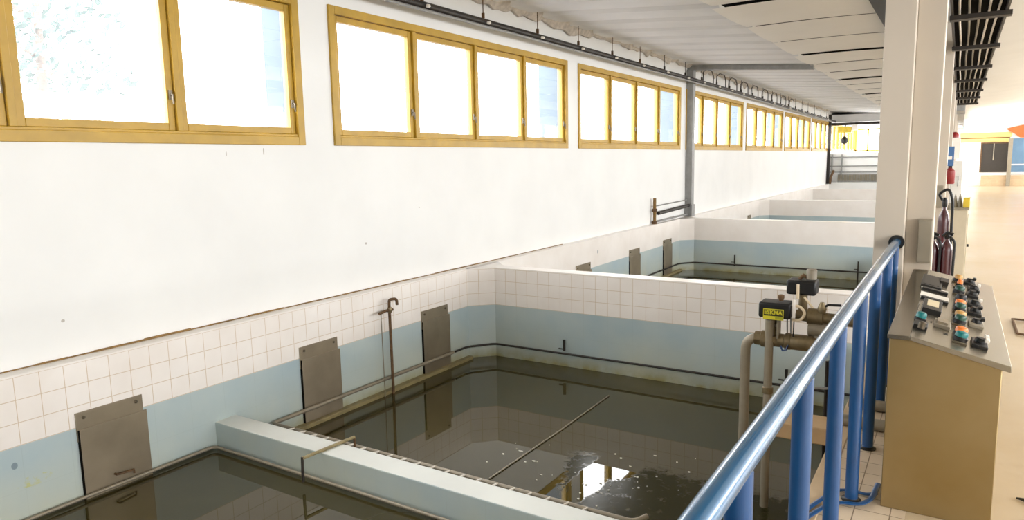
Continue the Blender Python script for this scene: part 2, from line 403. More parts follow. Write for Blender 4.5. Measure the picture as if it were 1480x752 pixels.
# hall column, its partition and the dark roof channel
for k in range(8):
    y = 5.9+5.067*k
    mb = MB().box(-.512, -.312, y, y+.45, 0, 3.45).box(-.312, -.132, y+.14, y+.40, 0, 3.45); struct(mb.build('column', 'col', smooth=False, bevel=.006))
mb = MB().box(-.89, -.70, YBACK, 20, 3.29, 3.42); struct(mb.build('roof_beam', 'pipe_dark', smooth=False))
mb = MB().extrude_poly([(XW, 14.98, 3.57), (XS, 14.98, 3.37), (XS, 14.98, 3.46), (XW, 14.98, 3.66)], (0, .14, 0)); struct(mb.build('roof_beam', 'zinc', smooth=False))
mb = MB().box(XW, -.5, 34.6, 34.8, 3.02, 3.14); struct(mb.build('roof_beam', 'pipe_dark', smooth=False))
mb = MB().box(XW, -.55, 34.85, YEND, 3.16, 3.5); struct(mb.build('ceiling_end', 'ceil', smooth=False))
# torn plaster where the ceiling meets the wall
mb = MB(); y = 4.0
top, bot, bk = [], [], []
while y < 34:
    d = .015+.05*abs(random.gauss(0, .7))
    if 8.9 < y < 9.9 or random.random() < .10: d += .05
    top.append((XW+.10+.05*random.random(), y, 3.70)); bot.append((XW+.03+.03*random.random(), y, 3.655-min(d, .25))); y += .11+.08*random.random()
for i in range(len(top)-1):
    a, c, d, e = [Vector(q) for q in (top[i], top[i+1], bot[i+1], bot[i])]
    off = Vector((-.03, 0, 0)); mb.extrude_poly([a, c, d, e], off)
struct(mb.build('trim_3', 'foam', smooth=False))

# ------------------------------------------------------------------ windows
def window(n, y0, y1, xw=XW, wall='left'):
    """four-light ochre window; sashes sit inside a casing"""
    root = empty('window_%d' % n, (xw, (y0+y1)/2, WZ0)); root['kind'] = 'structure'
    cw, z0, z1 = .075, WZ0, WZ1
    f = MB()
    f.box(xw-.12, xw+.022, y0, y0+cw, z0, z1); f.box(xw-.12, xw+.022, y1-cw, y1, z0, z1)
    f.box(xw-.12, xw+.022, y0+cw, y1-cw, z0, z0+cw); f.box(xw-.12, xw+.022, y0+cw, y1-cw, z1-cw, z1)
    f.box(xw-.10, xw+.010, y0+cw, y1-cw, z0+cw, z0+cw+.02)
    f.build('window_frame', 'ochre', root, bevel=.004)
    ya, yb = y0+cw, y1-cw; pw = (yb-ya)/4; ms = .046
    for k in range(4):
        a, c = ya+k*pw, ya+(k+1)*pw
        mb = MB()
        if k < 3: mb.box(xw-.12, xw+.014, c-ms/2, c+ms/2, z0+cw+.02, z1-cw).build('mullion', 'ochre', root, bevel=.003)
        a2 = a+(ms/2 if k else 0); c2 = c-(ms/2 if k < 3 else 0); t = .056
        s = MB(); zz0, zz1 = z0+cw+.022, z1-cw-.004; xa, xb = xw-.075, xw-.012
        s.box(xa, xb, a2+.003, a2+t, zz0, zz1); s.box(xa, xb, c2-t, c2-.003, zz0, zz1)
        s.box(xa, xb, a2+t, c2-t, zz0, zz0+t); s.box(xa, xb, a2+t, c2-t, zz1-t, zz1)
        so = s.build('sash', 'ochre', root, bevel=.004)
        g = MB().box(xw-.05, xw-.046, a2+t-.005, c2-t+.005, zz0+t-.005, zz1-t+.005).build('pane', 'glass', so, smooth=False)
        l = MB(); zl = z0+.36
        l.box(xw-.014, xw+.004, c2-.042, c2-.018, zl-.035, zl+.035); l.tube([(xw+.004, c2-.03, zl), (xw+.026, c2-.03, zl), (xw+.03, c2-.03, zl-.07)], .007, 8)
        l.build('latch', 'latch', so)
    return root
for i, (a, c) in enumerate(wins): window(i+1, a+(.07 if i == 0 else 0), c)
# window in the far end wall
root = empty('window_10', (-3.8, YEND, WZ0)); root['kind'] = 'structure'
f = MB()
for x in (-5.0, -4.4, -3.8, -3.2, -2.68): f.box(x, x+.09, YEND-.03, YEND+.1, WZ0, WZ1)
f.box(-5, -2.6, YEND-.03, YEND+.1, WZ0, WZ0+.1); f.box(-5, -2.6, YEND-.03, YEND+.1, WZ1-.1, WZ1)
f.build('window_frame', 'ochre', root)
MB().box(-5, -2.6, YEND+.05, YEND+.055, WZ0, WZ1).build('pane', 'glass', root, smooth=False)
# outside piers
for a, c in zip([None]+wins, wins):
    pass
for i in range(len(wins)-1):
    y0, y1 = wins[i][1], wins[i+1][0]
    mb = MB().box(XW-.50, XW-.14, y0+.02, y1-.02, -1, 4.4); struct(mb.build('wall_pier', 'fin', smooth=False))

# ------------------------------------------------------------------ outdoors
mb = MB().box(-80, XW-.6, -30, 120, -1.1, -1.0); struct(mb.build('ground', 'ground_out', smooth=False))
def tree(x, y, h, label, seed):
    rnd = random.Random(seed)
    t = thing('tree', (x, y, -1), label, 'tree', 'trees outside the windows')
    tr = MB().tube([(x, y, -1), (x+.1, y, h*.3), (x, y+.1, h*.75)], [.16, .12, .05], 10)
    for k in range(5):
        a = rnd.random()*6.28; zz = h*(.3+.1*k)
        tr.tube([(x, y, zz), (x+math.cos(a)*1.0, y+math.sin(a)*1.0, zz+.7)], [.05, .015], 6)
    tr.build('trunk', 'bark', t)
    fo = MB()
    for k in range(3000):
        a = rnd.random()*6.28; rr = 1.5*math.sqrt(rnd.random()); zz = h*.25+(h*.85)*rnd.random()
        sc = 1-.5*abs((zz-h*.6)/(h*.6)); c = Vector((x+rr*sc*math.cos(a), y+rr*sc*math.sin(a), zz))
        n1 = Vector((rnd.gauss(0, 1), rnd.gauss(0, 1), rnd.gauss(0, 1))).normalized(); n2 = n1.orthogonal().normalized(); n3 = n1.cross(n2); q = .04+.08*rnd.random()
        fo.bm.faces.new([fo.bm.verts.new(c+q*n2), fo.bm.verts.new(c+q*.5*n3), fo.bm.verts.new(c-q*n2), fo.bm.verts.new(c-q*.5*n3)])
    fo.build('foliage', 'foliage', t, smooth=False)
q0 = onX(48, 60, -13.0); tree(-13.0, q0.y, 6.0, 'pale hazy tree behind the left pane of the nearest ochre window', 3)
tree(-20, 7.2, 7.5, 'faint tall tree further off behind the nearest ochre window', 5)

# ------------------------------------------------------------------ conduit and cables along the left wall
t = thing('overhead_conduit', (XW+.2, 4, 3.32), 'dark pipe run hung on rods above the ochre windows', 'pipe')
pts = [(XW+.20, YBACK+.05, 3.330)] + [(XW+.20, y, 3.330 if y < 16 else 3.330-(y-16)*.006) for y in range(5, 44, 2)]
MB().tube(pts, .040, 12).build('main_pipe', 'pipe_dark', t)
MB().tube([(p[0]+.02, p[1], p[2]-.052) for p in pts], .017, 8).build('thin_pipe', 'zinc', t)
hy = [5.0, 6.04, 7.18, 8.47, 9.68, 10.9, 12.09, 13.32, 14.55, 15.65, 16.8, 17.9, 19.0, 20.2, 21.4, 22.6, 23.8, 25, 26.2, 27.4, 28.6, 30, 31.5, 33]
for k, y in enumerate([h_*.98 for h_ in hy]):
    z = 3.330 if y < 16 else 3.330-(y-16)*.006
    h = MB().tube([(XW+.20, y, z), (XW+.20, y, 3.64)], .006, 6)
    h.box(XW+.185, XW+.215, y-.012, y+.012, z+.04, z+.10)
    ho = h.build('hanger', 'pipe_dark' if k > 6 else 'rust', t)
    MB().lathe((XW+.246, y+.02, z-.01), [(0, .004), (.002, .018), (.035, .018), (.045, .010)], 10, (1, 0, -.2)).build('clamp_cap', 'white_plastic', ho)
for k, y in enumerate([15.4, 16.4, 17.4, 18.5, 19.6, 20.8, 22, 23.3, 24.6]):
    z = 3.330 if y < 16 else 3.330-(y-16)*.006
    dd = .75
    MB().tube([(XW+.21, y, z+.02), (XW+.21, y+.03, z+.22), (XW+.23, y+.25*dd, z+.29), (XW+.22, y+.8*dd, z+.29), (XW+.21, y+dd, z+.2), (XW+.21, y+1.02*dd, z)], .012, 6).build('wire_loop', 'pipe_dark', t)
t = thing('junction_box', (XW, 5.0, 3.42), 'small pale box above the dark pipe at the top edge of the photo', 'box')
MB().box(XW, XW+.09, 4.95, 5.12, 3.42, 3.56).build('box_body', 'grey_wall', t, bevel=.004)
MB().box(XW+.09, XW+.1, 4.965, 5.105, 3.435, 3.545).build('box_lid', 'teal', t, bevel=.003)

# grey duct down the wall with its foot
t = thing('cable_duct', (XW+.01, 15, ZL), 'grey square duct running down the white wall between ochre windows', 'duct')
MB().box(XW+.003, XW+.15, 14.93, 15.09, ZL+.10, 3.56).build('duct_body', 'zinc', t, bevel=.006)
MB().box(XW+.003, XW+.17, 14.91, 15.11, ZL, ZL+.26).build('duct_foot', 'zinc', t, bevel=.006)
MB().tube([(XW+.09, 14.93, ZL+.24), (XW+.09, 13.1, ZL+.20)], .035, 10).build('side_pipe', 'pipe_dark', t)
MB().tube([(XW+.05, 14.93, ZL+.36), (XW+.05, 12.95, ZL+.34)], .012, 8).build('thin_pipe', 'zinc', t)
MB().tube([(XW+.06, 14.93, ZL+.05), (XW+.06, 13.0, ZL+.04)], .02, 8).build('thin_pipe', 'zinc', t)
MB().tube([(XW+.07, 12.95, ZL), (XW+.07, 12.95, ZL+.50)], .03, 10).build('stub_pipe', 'sealant', t)
for z in (ZL+.03, ZL+.27): MB().tube([(XW+.07, 12.95, z-.03), (XW+.07, 12.95, z+.03)], .05, 10).build('collar', 'rust', t)

# second dark duct at the far end
t = thing('cable_duct', (XW, 34.3, ZL), 'thin dark duct on the far wall beside the white parapet', 'duct')
MB().box(XW+.003, XW+.12, 34.25, 34.38, ZL, 3.5).build('duct_body', 'pipe_dark', t, bevel=.006)
MB().tube([(XW+.18, 34.18, ZL), (XW+.2, 34.18, ZL+.3), (XW+.32, 34.18, ZL+.6)], .05, 8).build('foot_valve', 'rust', t)

# ------------------------------------------------------------------ steel sluice plates on the tank walls
def plate(y0, y1, label, hook=False):
    ym = (y0+y1)/2
    t = thing('sluice_plate', (XT, ym, -.8), label, 'plate', 'steel sluice plates on the tank wall')
    MB().box(XT, XT+.010, y0, y1, -.10, .10).build('top_flange', 'steel_plate', t, bevel=.002)
    MB().box(XT+.011, XT+.022, y0+.012, y1+.018, -.82, -.016).build('plate', 'steel_plate', t, bevel=.002)
    for y in (y0+.05, y1-.05): MB().lathe((XT+.009, y, .06), [(0, .012), (.008, .012), (.011, .007), (.014, .006)], 8, (1, 0, 0)).build('bolt', 'latch', t)
    MB().box(XT, XT+.020, y0+.005, y0+.012, -.8, -.02).build('edge_strip', 'blackgap', t)
    if hook:
        MB().tube([(XT+.02, ym-.02, -.40), (XT+.05, ym-.02, -.40), (XT+.05, ym+.1, -.41), (XT+.05, ym+.1, -.435)], .008, 6).build('hook', 'rust', t)
    return t
plate(2.214, 2.67, 'wide grey steel plate in the basin before the low weir wall', True)
plate(4.106, 4.56, 'grey steel plate just past the low weir wall, before the bent standpipe')
plate(5.797, 6.267, 'grey steel plate between the bent standpipe and the tiled corner')
plate(9.49, 10.0, 'grey steel plate whose top just shows over the first cross wall')
plate(11.564, 12.047, 'middle grey steel plate in the basin behind the first cross wall')
plate(13.269, 13.748, 'tall narrow steel plate beside the second cross wall corner')
plate(18.6, 18.9, 'tiny steel plate peeping over the second cross wall, nearer one')
plate(19.9, 20.25, 'tiny steel plate peeping over the second cross wall, by the corner')

# ------------------------------------------------------------------ standpipe
t = thing('standpipe', (XT+.085, 5.22, ZWAT), 'slim rusty standpipe with hooked top rising from the water on the tiled wall', 'pipe')
xs = XT+.085
MB().tube(rounded([(xs, 5.22, -.9), (xs, 5.21, .30), (xs, 5.215, .345), (xs+.03, 5.29, .345), (xs+.03, 5.295, .28)], .04), .015, 10).build('pipe', 'rust', t)
MB().tube([(xs, 5.06, .225), (xs, 5.15, .24), (xs, 5.26, .235)], .014, 8).build('side_arm', 'rust', t)
MB().lathe((xs, 5.215, .21), [(0, .017), (.01, .024), (.05, .024), (.06, .017)], 10).build('union', 'brass', t)
MB().tube([(xs, 5.085, .22), (xs, 5.095, -.7)], .005, 6).build('drain_tube', 'pipe_grey', t)

# ------------------------------------------------------------------ ring pipes round the basins
def ring(label, pts, mat, r=.018, brackets=(), uprights=()):
    t = thing('ring_pipe', pts[0], label, 'pipe')
    MB().tube(rounded(pts, .06), r, 10).build('pipe', mat, t)
    for a, c in brackets: MB().tube([a, c], .007, 6).build('bracket', 'white_plastic', t)
    for x, y, z0, z1 in uprights:
        MB().box(x-.012, x+.012, y-.012, y+.012, z0, z1).build('clip', 'pipe_dark', t)
        MB().tube([(x-.07, y, ZP+.05), (x, y, ZP+.05)], .008, 6).build('clip_arm', 'pipe_dark', t)
XP = XT+.042
t1y = YA-.05
ring('slim pipe bent round the basin before the low weir wall', [(XP, -1, ZP), (XP, t1y, ZP), (-.7, t1y, ZP)], 'pipe_grey', .012)
yy = 3.74; xe = onY(916, 745, yy).x
ring('tan pipe on brackets along the back of the low weir wall',
     [(XP, 6.30, ZP), (XP, yy, ZP), (xe, yy, ZP), (xe+.05, yy+.09, ZP+.01)], 'pipe_grey', .018,
     [((-4.55+.135*k, YB-.01, ZP+.07), (-4.55+.135*k, yy, ZP+.012)) for k in range(int((xe+4.5)/.135))])
x1 = onY(814, 490, 6.85).x; x2 = onY(1136, 540, 6.85).x
ring('thin dark pipe round the tiled corner and along the first cross wall', [(XP, 6.34, ZP), (XP, 6.58, ZP), (-4.62, 6.86, ZP), (-.62, 6.86, ZP)], 'pipe_dark', .012,
     (), [(x1, 6.87, ZP+.03, ZP+.16), (x2, 6.87, ZP+.03, ZP+.16)])
x3 = onY(1062, 372, 14.45).x; x4 = onY(1240, 390, 14.45).x
ring('pipe around the basin behind the first cross wall', [(XP, 7.5, ZP), (XP, 14.15, ZP), (-4.6, 14.44, ZP), (-.6, 14.44, ZP)], 'pipe_dark', .015,
     (), [(x3, 14.45, ZP-.03, ZP+.2), (x4, 14.45, ZP-.22, ZP+.2)])
# lip of stained mortar at the waterline
for a, c in ((YB, 6.66), (7.36, 14.25)):
    mb = MB().box(XT, XT+.07, a, c, -.9, -.603); struct(mb.build('trim_%d' % (4 if a == YB else 5 if a > 7 else 6), 'tan_pipe', smooth=False, bevel=.004))

# tie bar over the weir wall
p1 = onZ(437, 663, ZLOW+.012); p2 = onZ(512, 632, ZLOW+.012)
t = thing('tie_bar', (p1.x, p1.y, ZLOW), 'rusty flat bar hooked across the low weir wall', 'bar')
MB().tube([p1, (p1+p2)/2, p2], .012, 8).build('bar', 'tan_pipe', t)
MB().tube([p1+Vector((0, 0, .01)), p1+Vector((0, -.005, -.10)), p1+Vector((0, -.005, -.17))], .010, 8).build('hook', 'pipe_dark', t)
MB().tube([p2, p2+Vector((0, .002, -.12))], .009, 8).build('hook', 'rust', t)

# slim line lying on the water
a = onZ(707, 692, ZWAT+.006); c = onZ(880, 572, ZWAT+.006)
tag(MB().tube([a, (a+c)/2+Vector((.012, 0, 0)), c], .006, 6).build('floating_line', 'pipe_grey'), 'thin straight pale line lying along the dark water', 'line')
# flecks of foam
mb = MB()
fl = [(640+random.random()*80, 560+random.random()*30) for _ in range(0)]
for k in range(52):
    px, py = (random.gauss(890, 70), random.gauss(690, 28)) if k > 12 else (random.gauss(750, 30), random.gauss(668, 12))
    q = onZ(px, py, ZWAT+.002)
    if not (3.85 < q.y < 6.6 and q.x < -.75) or abs(q.x+2.83) < .05: continue
    r = .003+.009*random.random()**2; n = 6
    ph = random.random()*6
    mb.prism([(q.x+r*(2.6 if k % 5 == 0 else 1)*math.cos(6.28*i/n), q.y+r*math.sin(6.28*i/n)) for i in range(n)], ZWAT, ZWAT+.004)
tag(mb.build('foam_flecks', 'scumflake', smooth=False), 'white foam flecks drifting on the dark water of the second basin', 'foam', kind='stuff')

# ------------------------------------------------------------------ motor valves and pipework
YV = 4.70
def V(px, py, dy=0): return onY(px, py, YV+dy)
def vbox(mb, px0, px1, py0, py1, d0, d1):
    a = V(px0, py0); c = V(px1, py1)
    mb.box(min(a.x, c.x), max(a.x, c.x), YV+d0, YV+d1, min(a.z, c.z), max(a.z, c.z)); return mb
zpipe = V(1100, 489).z; xa, xb = V(1076, 560).x, V(1112, 540).x
t = thing('valve_station', (xa, YV, ZWAT), 'grey valve pipework with two black motors, one wearing a yellow label, behind the railing', 'valve')
MB().tube(rounded([(xa, YV, -.9), (xa, YV, zpipe), (V(1200, 489).x, YV, zpipe)], .09, 7), .032, 16).build('feed_pipe', 'pipe_grey', t)
for px in (1096, 1150, 1178): MB().tube([(V(px, 489).x-.02, YV, zpipe), (V(px, 489).x+.02, YV, zpipe)], .047, 8).build('union_nut', 'brass', t)
xn = V(1160, 493).x
MB().tube([(xn-.10, YV, zpipe), (xn-.08, YV, zpipe), (xn+.06, YV, zpipe), (xn+.08, YV, zpipe)], [.04, .052, .052, .04], 14).build('strainer', 'brass', t)
zup = V(1190, 460).z; xv = V(1182, 480).x
MB().tube([(xv, YV+.02, zpipe), (xv, YV+.02, zup)], .034, 12).build('riser', 'pipe_grey', t)
MB().tube([(V(1150, 455).x, YV+.02, zup), (V(1235, 470).x, YV+.02, zup-.01)], .036, 12).build('cross_pipe', 'brass', t)
MB().lathe((xv-.02, YV+.02, zup), [(-.05, .042), (-.045, .052), (.045, .052), (.05, .042)], 14, (1, 0, 0)).build('tee', 'brass', t)
zf2 = V(1180, 477).z
MB().tube([(V(1168, 477).x, YV+.02, zf2), (V(1196, 477).x, YV+.02, zf2)], .05, 12).build('flange', 'pipe_grey', t)
MB().tube([(xb, YV-.04, -.9), (xb, YV-.04, V(1112, 460).z)], .027, 14).build('drop_pipe', 'pipe_grey', t)
MB().lathe((xb, YV-.04, V(1112, 562).z), [(-.02, .03), (-.015, .036), (.02, .036), (.025, .03)], 12).build('coupling', 'brass', t)
# lower, labelled motor
a = V(1099, 432); c = V(1147, 461)
mb = vbox(MB(), 1101, 1146, 433, 459, -.09, .06); vm = mb.build('valve_motor', 'black', t, bevel=.012); vm['label'] = 'black valve motor with yellow label'
lx0, lx1, lz0, lz1 = V(1108, 443).x, V(1137, 443).x, V(1120, 458).z, V(1120, 443).z
MB().box(lx0, lx1, YV-.0955, YV-.089, lz0, lz1).build('label_plate', 'yellow', vm)
MB().box(lx0+.004, lx1-.004, YV-.0962, YV-.0954, lz0+.030, lz1-.005).build('label_band', 'olive_dark', vm)
MB().box(lx0+.004, lx1-.004, YV-.0963, YV-.0954, lz0+.024, lz0+.031).build('label_line', 'black', vm)
MB().box(lx0+.075, lx1-.004, YV-.0963, YV-.0954, lz0+.004, lz0+.022).build('label_bar', 'greenyellow', vm)
cu = bpy.data.curves.new('lettering', 'FONT'); cu.body = 'ESKME'; cu.size = .042; cu.align_x = 'CENTER'; cu.align_y = 'CENTER'; cu.extrude = .0008; cu.space_character = 1.05
to = bpy.data.objects.new('lettering', cu)
def text_mesh(body, size, mat, loc, rot, parent, name='lettering'):
    cu = bpy.data.curves.new(name, 'FONT'); cu.body = body; cu.size = size; cu.align_x = 'CENTER'; cu.align_y = 'CENTER'; cu.extrude = .0008; cu.offset = size*.02
    tmp = bpy.data.objects.new(name+'_tmp', cu); COL.objects.link(tmp); bpy.context.view_layer.update()
    me = bpy.data.meshes.new_from_object(tmp.evaluated_get(bpy.context.evaluated_depsgraph_get()))
    COL.objects.unlink(tmp); bpy.data.objects.remove(tmp)
    me.transform(Matrix.Translation(Vector(loc)) @ rot.to_4x4())
    me.materials.clear(); me.materials.append(MT[mat])
    o = bpy.data.objects.new(name, me); COL.objects.link(o); o.parent = parent; o.matrix_parent_inverse = Matrix.Translation(-parent.location); return o
from mathutils import Euler
bpy.data.objects.remove(to); bpy.data.curves.remove(cu)
text_mesh('ESKMA', .036, 'yellow', ((lx0+lx1)/2, YV-.0968, lz0+.046), Euler((math.pi/2, 0, 0)).to_matrix(), vm)
mb = MB(); x0, x1 = V(1110, 470).x, V(1126, 470).x
for x in (x0, x1): mb.box(x-.006, x+.006, YV-.05, YV+.03, zpipe+.02, V(1120, 459).z)
mb.box(x0, x1, YV-.02, YV+.02, zpipe+.09, zpipe+.11); mb.build('yoke', 'pipe_grey', t)
MB().lathe(((x0+x1)/2, YV, zpipe), [(0, .055), (.03, .055), (.04, .03), (.10, .022), (.15, .022)], 14).build('valve_bonnet', 'brass', t)
MB().lathe((V(1122, 489).x, YV, zpipe), [(-.10, .036), (-.09, .055), (-.06, .055), (-.05, .045), (.05, .045), (.06, .055), (.09, .055), (.1, .036)], 16, (1, 0, 0)).build('valve_body', 'brass', t)
q = V(1130, 430)
MB().lathe((q.x, YV-.02, V(1130, 434).z), [(0, .014), (.02, .02), (.035, .02), (.04, .012)], 12).build('cable_gland', 'rust', vm)
MB().tube(rounded([(V(1146, 441).x, YV-.05, V(1146, 441).z), (V(1158, 444).x, YV-.06, V(1158, 440).z), (V(1167, 450).x, YV-.06, V(1167, 450).z), (V(1160, 462).x, YV-.06, V(1160, 461).z), (V(1147, 460).x, YV-.05, V(1147, 460).z)], .04), .009, 8).build('cable', 'cream_cable', vm)
MB().tube([(V(1150, 440).x, YV-.07, V(1150, 431).z), (V(1151, 440).x, YV-.075, V(1151, 456).z)], .010, 8).build('cable', 'white_plastic', vm)
MB().tube([(V(1149, 461).x, YV-.03, V(1149, 461).z), (V(1148, 475).x, YV-.03, V(1147, 487).z)], .004, 6).build('cable', 'black', vm)
MB().tube([V(1128, 500, -.05), V(1131, 507, -.05), V(1136, 506, -.05), V(1139, 499, -.05)], .006, 6).build('cable', 'blue_cable', vm)
for px in (1138, 1143): MB().tube([V(px, 460), V(px, 486)], .005, 6).build('guide_rod', 'zinc', t)
# upper motor
a = V(1134, 405); c = V(1176, 431)
vm = vbox(MB(), 1134, 1176, 407, 431, .06, .20).build('valve_motor', 'black', t, bevel=.012); vm['label'] = 'black valve motor with a grey cap'
MB().lathe((V(1168, 400).x, YV+.13, V(1168, 407).z-.005), [(0, .032), (.06, .032), (.066, .028)], 14).build('cap', 'greybox', vm)
MB().tube([(V(1150, 406).x, YV+.13, V(1150, 408).z), (V(1156, 402).x, YV+.13, V(1156, 402).z), (V(1163, 405).x, YV+.13, V(1163, 407).z)], .012, 8).build('handle', 'rust', vm)
MB().tube([(V(1151, 413).x, YV+.055, V(1151, 413).z), (V(1151, 430).x, YV+.05, V(1151, 434).z)], .009, 8).build('cable', 'cream_cable', vm)
MB().tube(rounded([(V(1160, 430).x, YV+.06, V(1160, 432).z), (V(1170, 443).x, YV+.04, V(1170, 443).z), (V(1180, 456).x, YV+.03, V(1180, 456).z)], .03), .007, 8).build('cable', 'cream_cable', vm)
MB().tube([V(1164, 432, .08), V(1174, 444, .05), V(1181, 455, .02)], .005, 6).build('cable', 'blue_cable', vm)
MB().lathe((V(1156, 432).x, YV+.12, zup), [(0, .03), (V(1156, 431).z-zup, .026)], 12).build('stem', 'brass', t)
# lever tap beside the motors
MB().lathe((V(1188, 450).x, YV, zup+.03), [(0, .022), (.03, .028), (.05, .02), (.07, .012)], 12).build('tap_body', 'brass', t)
MB().tube([V(1189, 446), V(1197, 441), V(1216, 442)], .008, 8).build('tap_lever', 'black', t)
# board bracket and small pipes on the basin edge
mb = MB().box(-.95, -.56, 4.60, 4.85, -.115, -.005)
tag(mb.build('support_board', 'wood', bevel=.01), 'tan board bracket sticking out over the water below the valves', 'board')
t = thing('sample_pipe', (onY(1194, 560, 4.9).x, 4.9, ZWAT), 'two thin dark upright pipes at the basin edge behind the railing', 'pipe')
for px, r in ((1194, .011), (1200, .02)):
    x = onY(px, 560, 4.92).x; MB().tube([(x, 4.92, -.68), (x, 4.92, onY(px, 522, 4.92).z)], r, 8).build('pipe', 'pipe_dark', t)
MB().tube([onY(1178, 561, 4.9), onY(1206, 562, 4.9)], .010, 8).build('cross_pipe', 'zinc', t)

# ------------------------------------------------------------------ blue railing
XRAIL, ZRAIL = -.358, 1.055
t = thing('railing', (XRAIL, 3, 0), 'blue tubular railing along the basin edge up to the column', 'railing')
MB().tube([(XRAIL, y, ZRAIL) for y in (-.4, 1, 2, 3, 4, 5, 5.89)], .030, 24).build('handrail', 'rail', t)
MB().tube([(XRAIL, 5.862, ZRAIL), (XRAIL, 5.90, ZRAIL)], .052, 20).build('end_flange', 'black', t)
for y in (.71, 1.45, 2.19, 2.93, 3.67, 4.40, 5.15, 5.72):
    po = MB().tube([(XRAIL, y, 0), (XRAIL, y, ZRAIL-.015)], .030, 20).build('post', 'blue', t)
    MB().lathe((XRAIL, y, 0), [(0, .046), (.006, .046), (.010, .034), (.014, .031)], 20).build('base_ring', 'black', po)
# blue hose on the tiles
t = thing('hose', (-.4, 3.6, 0), 'flat blue hose lying on the floor tiles by the railing foot', 'hose')
MB().tube(rounded([(-.53, 3.30, .012), (-.46, 3.50, .012), (-.40, 3.59, .014), (-.31, 3.60, .016), (-.27, 3.70, .014), (-.258, 3.9, .012)], .06), .014, 10, .45).build('hose_strand', 'blue', t)
MB().tube(rounded([(-.53, 3.42, .012), (-.44, 3.72, .012), (-.36, 3.76, .012), (-.30, 3.74, .012), (-.256, 3.78, .012)], .05), .013, 10, .45).build('hose_strand', 'blue', t)
# two pipes on the floor from the console to the basin
for k, (y, z, lb) in enumerate(((4.72, .06, 'grey pipe crossing the floor tiles behind the console, lower one'), (5.1, .07, 'grey pipe crossing the floor tiles behind the console, further one'))):
    o = MB().tube([(-.245, y, .037), (-.54, y, .037)], .037, 14).build('floor_pipe', 'pipe_grey'); tag(o, lb, 'pipe')

# ------------------------------------------------------------------ control console
CX0, CX1, CY0, CY1, CZ0, CZ1, XST = -.238, .245, 3.66, 5.86, .865, .775, -.145
t = thing('control_console', (0, 4.7, 0), 'stainless steel control console with coloured buttons beside the railing', 'console')
mb = MB()
mb.extrude_poly([(CX0+.008, CY0+.01, 0), (CX1-.03, CY0+.01, 0), (CX1-.03, CY0+.01, CZ1-.012), (XST, CY0+.01, CZ0-.022), (CX0+.008, CY0+.01, CZ0-.022)], (0, CY1-CY0-.02, 0))
mb.build('cabinet_body', 'stainless', t, bevel=.004)
mb = MB().extrude_poly([(CX0, CY0-.012, CZ0-.02), (XST, CY0-.012, CZ0-.02), (XST, CY0-.012, CZ0), (CX0, CY0-.012, CZ0)], (0, CY1-CY0+.02, 0))
mb.build('top_strip', 'strip_steel', t, bevel=.002)
mb = MB().extrude_poly([(XST+.001, CY0-.012, CZ0-.02), (CX1, CY0-.012, CZ1-.03), (CX1, CY0-.012, CZ1), (XST+.001, CY0-.012, CZ0)], (0, CY1-CY0+.02, 0))
pan = mb.build('control_panel', 'panel_steel', t, bevel=.002)
sl = (CZ1-CZ0)/(CX1-XST); nrm = Vector((-sl, 0, 1)).normalized(); ux = Vector((1, 0, sl)).normalized()
def PP(cx, cy):
    """point of the sloping panel seen at crop pixel (cx, cy)"""
    d = ray(1310+cx/6.267, 395+cy/6.267)
    # z = EYE + k d.z = CZ0 + sl (k d.x - XST)
    k = (CZ0-sl*XST-EYE)/(d.z-sl*d.x)
    return Vector((k*d.x, k*d.y, EYE+k*d.z))
R = Matrix((ux, Vector((0, 1, 0)), nrm)).transposed()
def obox(mb, c, w, l, h, lift=0):
    n0 = len(mb.bm.verts); mb.box(-w/2, w/2, -l/2, l/2, lift, lift+h); mb.bm.verts.ensure_lookup_table()
    for v in list(mb.bm.verts)[n0:]: v.co = c + R @ v.co
    return mb
def button(cx, cy, mat, r=.017, name='push_button'):
    c = PP(cx, cy)
    b = MB().lathe(c, [(0, r+.006), (.007, r+.006), (.009, r+.002)], 18, nrm).build('bezel', 'black', t)
    b.name = name
    MB().lathe(c+nrm*.008, [(0, r), (.014, r), (.019, r*.85), (.021, r*.5)], 18, nrm).build('cap', mat, b)
def pad(cx, cy, w, l, mat, name, h=.012, bev=.002):
    return obox(MB(), PP(cx, cy), w, l, h).build(name, mat, t, bevel=bev)
# rows of twin buttons in the middle file
for cx, cy, m1, m2 in ((478, 600, 'btn_orange', 'btn_teal'), (470, 445, 'btn_amber', 'btn_green'), (472, 335, 'btn_orange', 'btn_green')):
    pad(cx, cy, .060, .21, 'strip_steel', 'button_plate', .012)
    q = PP(cx, cy)
    for dy, mm in ((.052, m1), (-.052, m2)):
        c = q+Vector((0, dy, 0))+nrm*.012
        bz = MB().lathe(c, [(0, .031), (.012, .031), (.016, .027)], 18, nrm).build('push_button', 'black', t)
        MB().lathe(c+nrm*.012, [(0, .027), (.018, .027), (.026, .022), (.029, .012)], 18, nrm).build('cap', mm, bz)
for cx, cy, mm, r in ((480, 270, 'black', .028), (468, 188, 'btn_green', .028), (470, 130, 'btn_orange', .017), (458, 82, 'btn_amber', .024)):
    pad(cx, cy, .062, .13, 'strip_steel', 'button_plate', .012); c = PP(cx, cy)+nrm*.012
    bz = MB().lathe(c, [(0, r+.004), (.012, r+.004), (.016, r)], 18, nrm).build('push_button', 'black', t)
    MB().lathe(c+nrm*.012, [(0, r), (.02, r), (.028, r*.8), (.031, r*.4)], 18, nrm).build('cap', mm, bz)
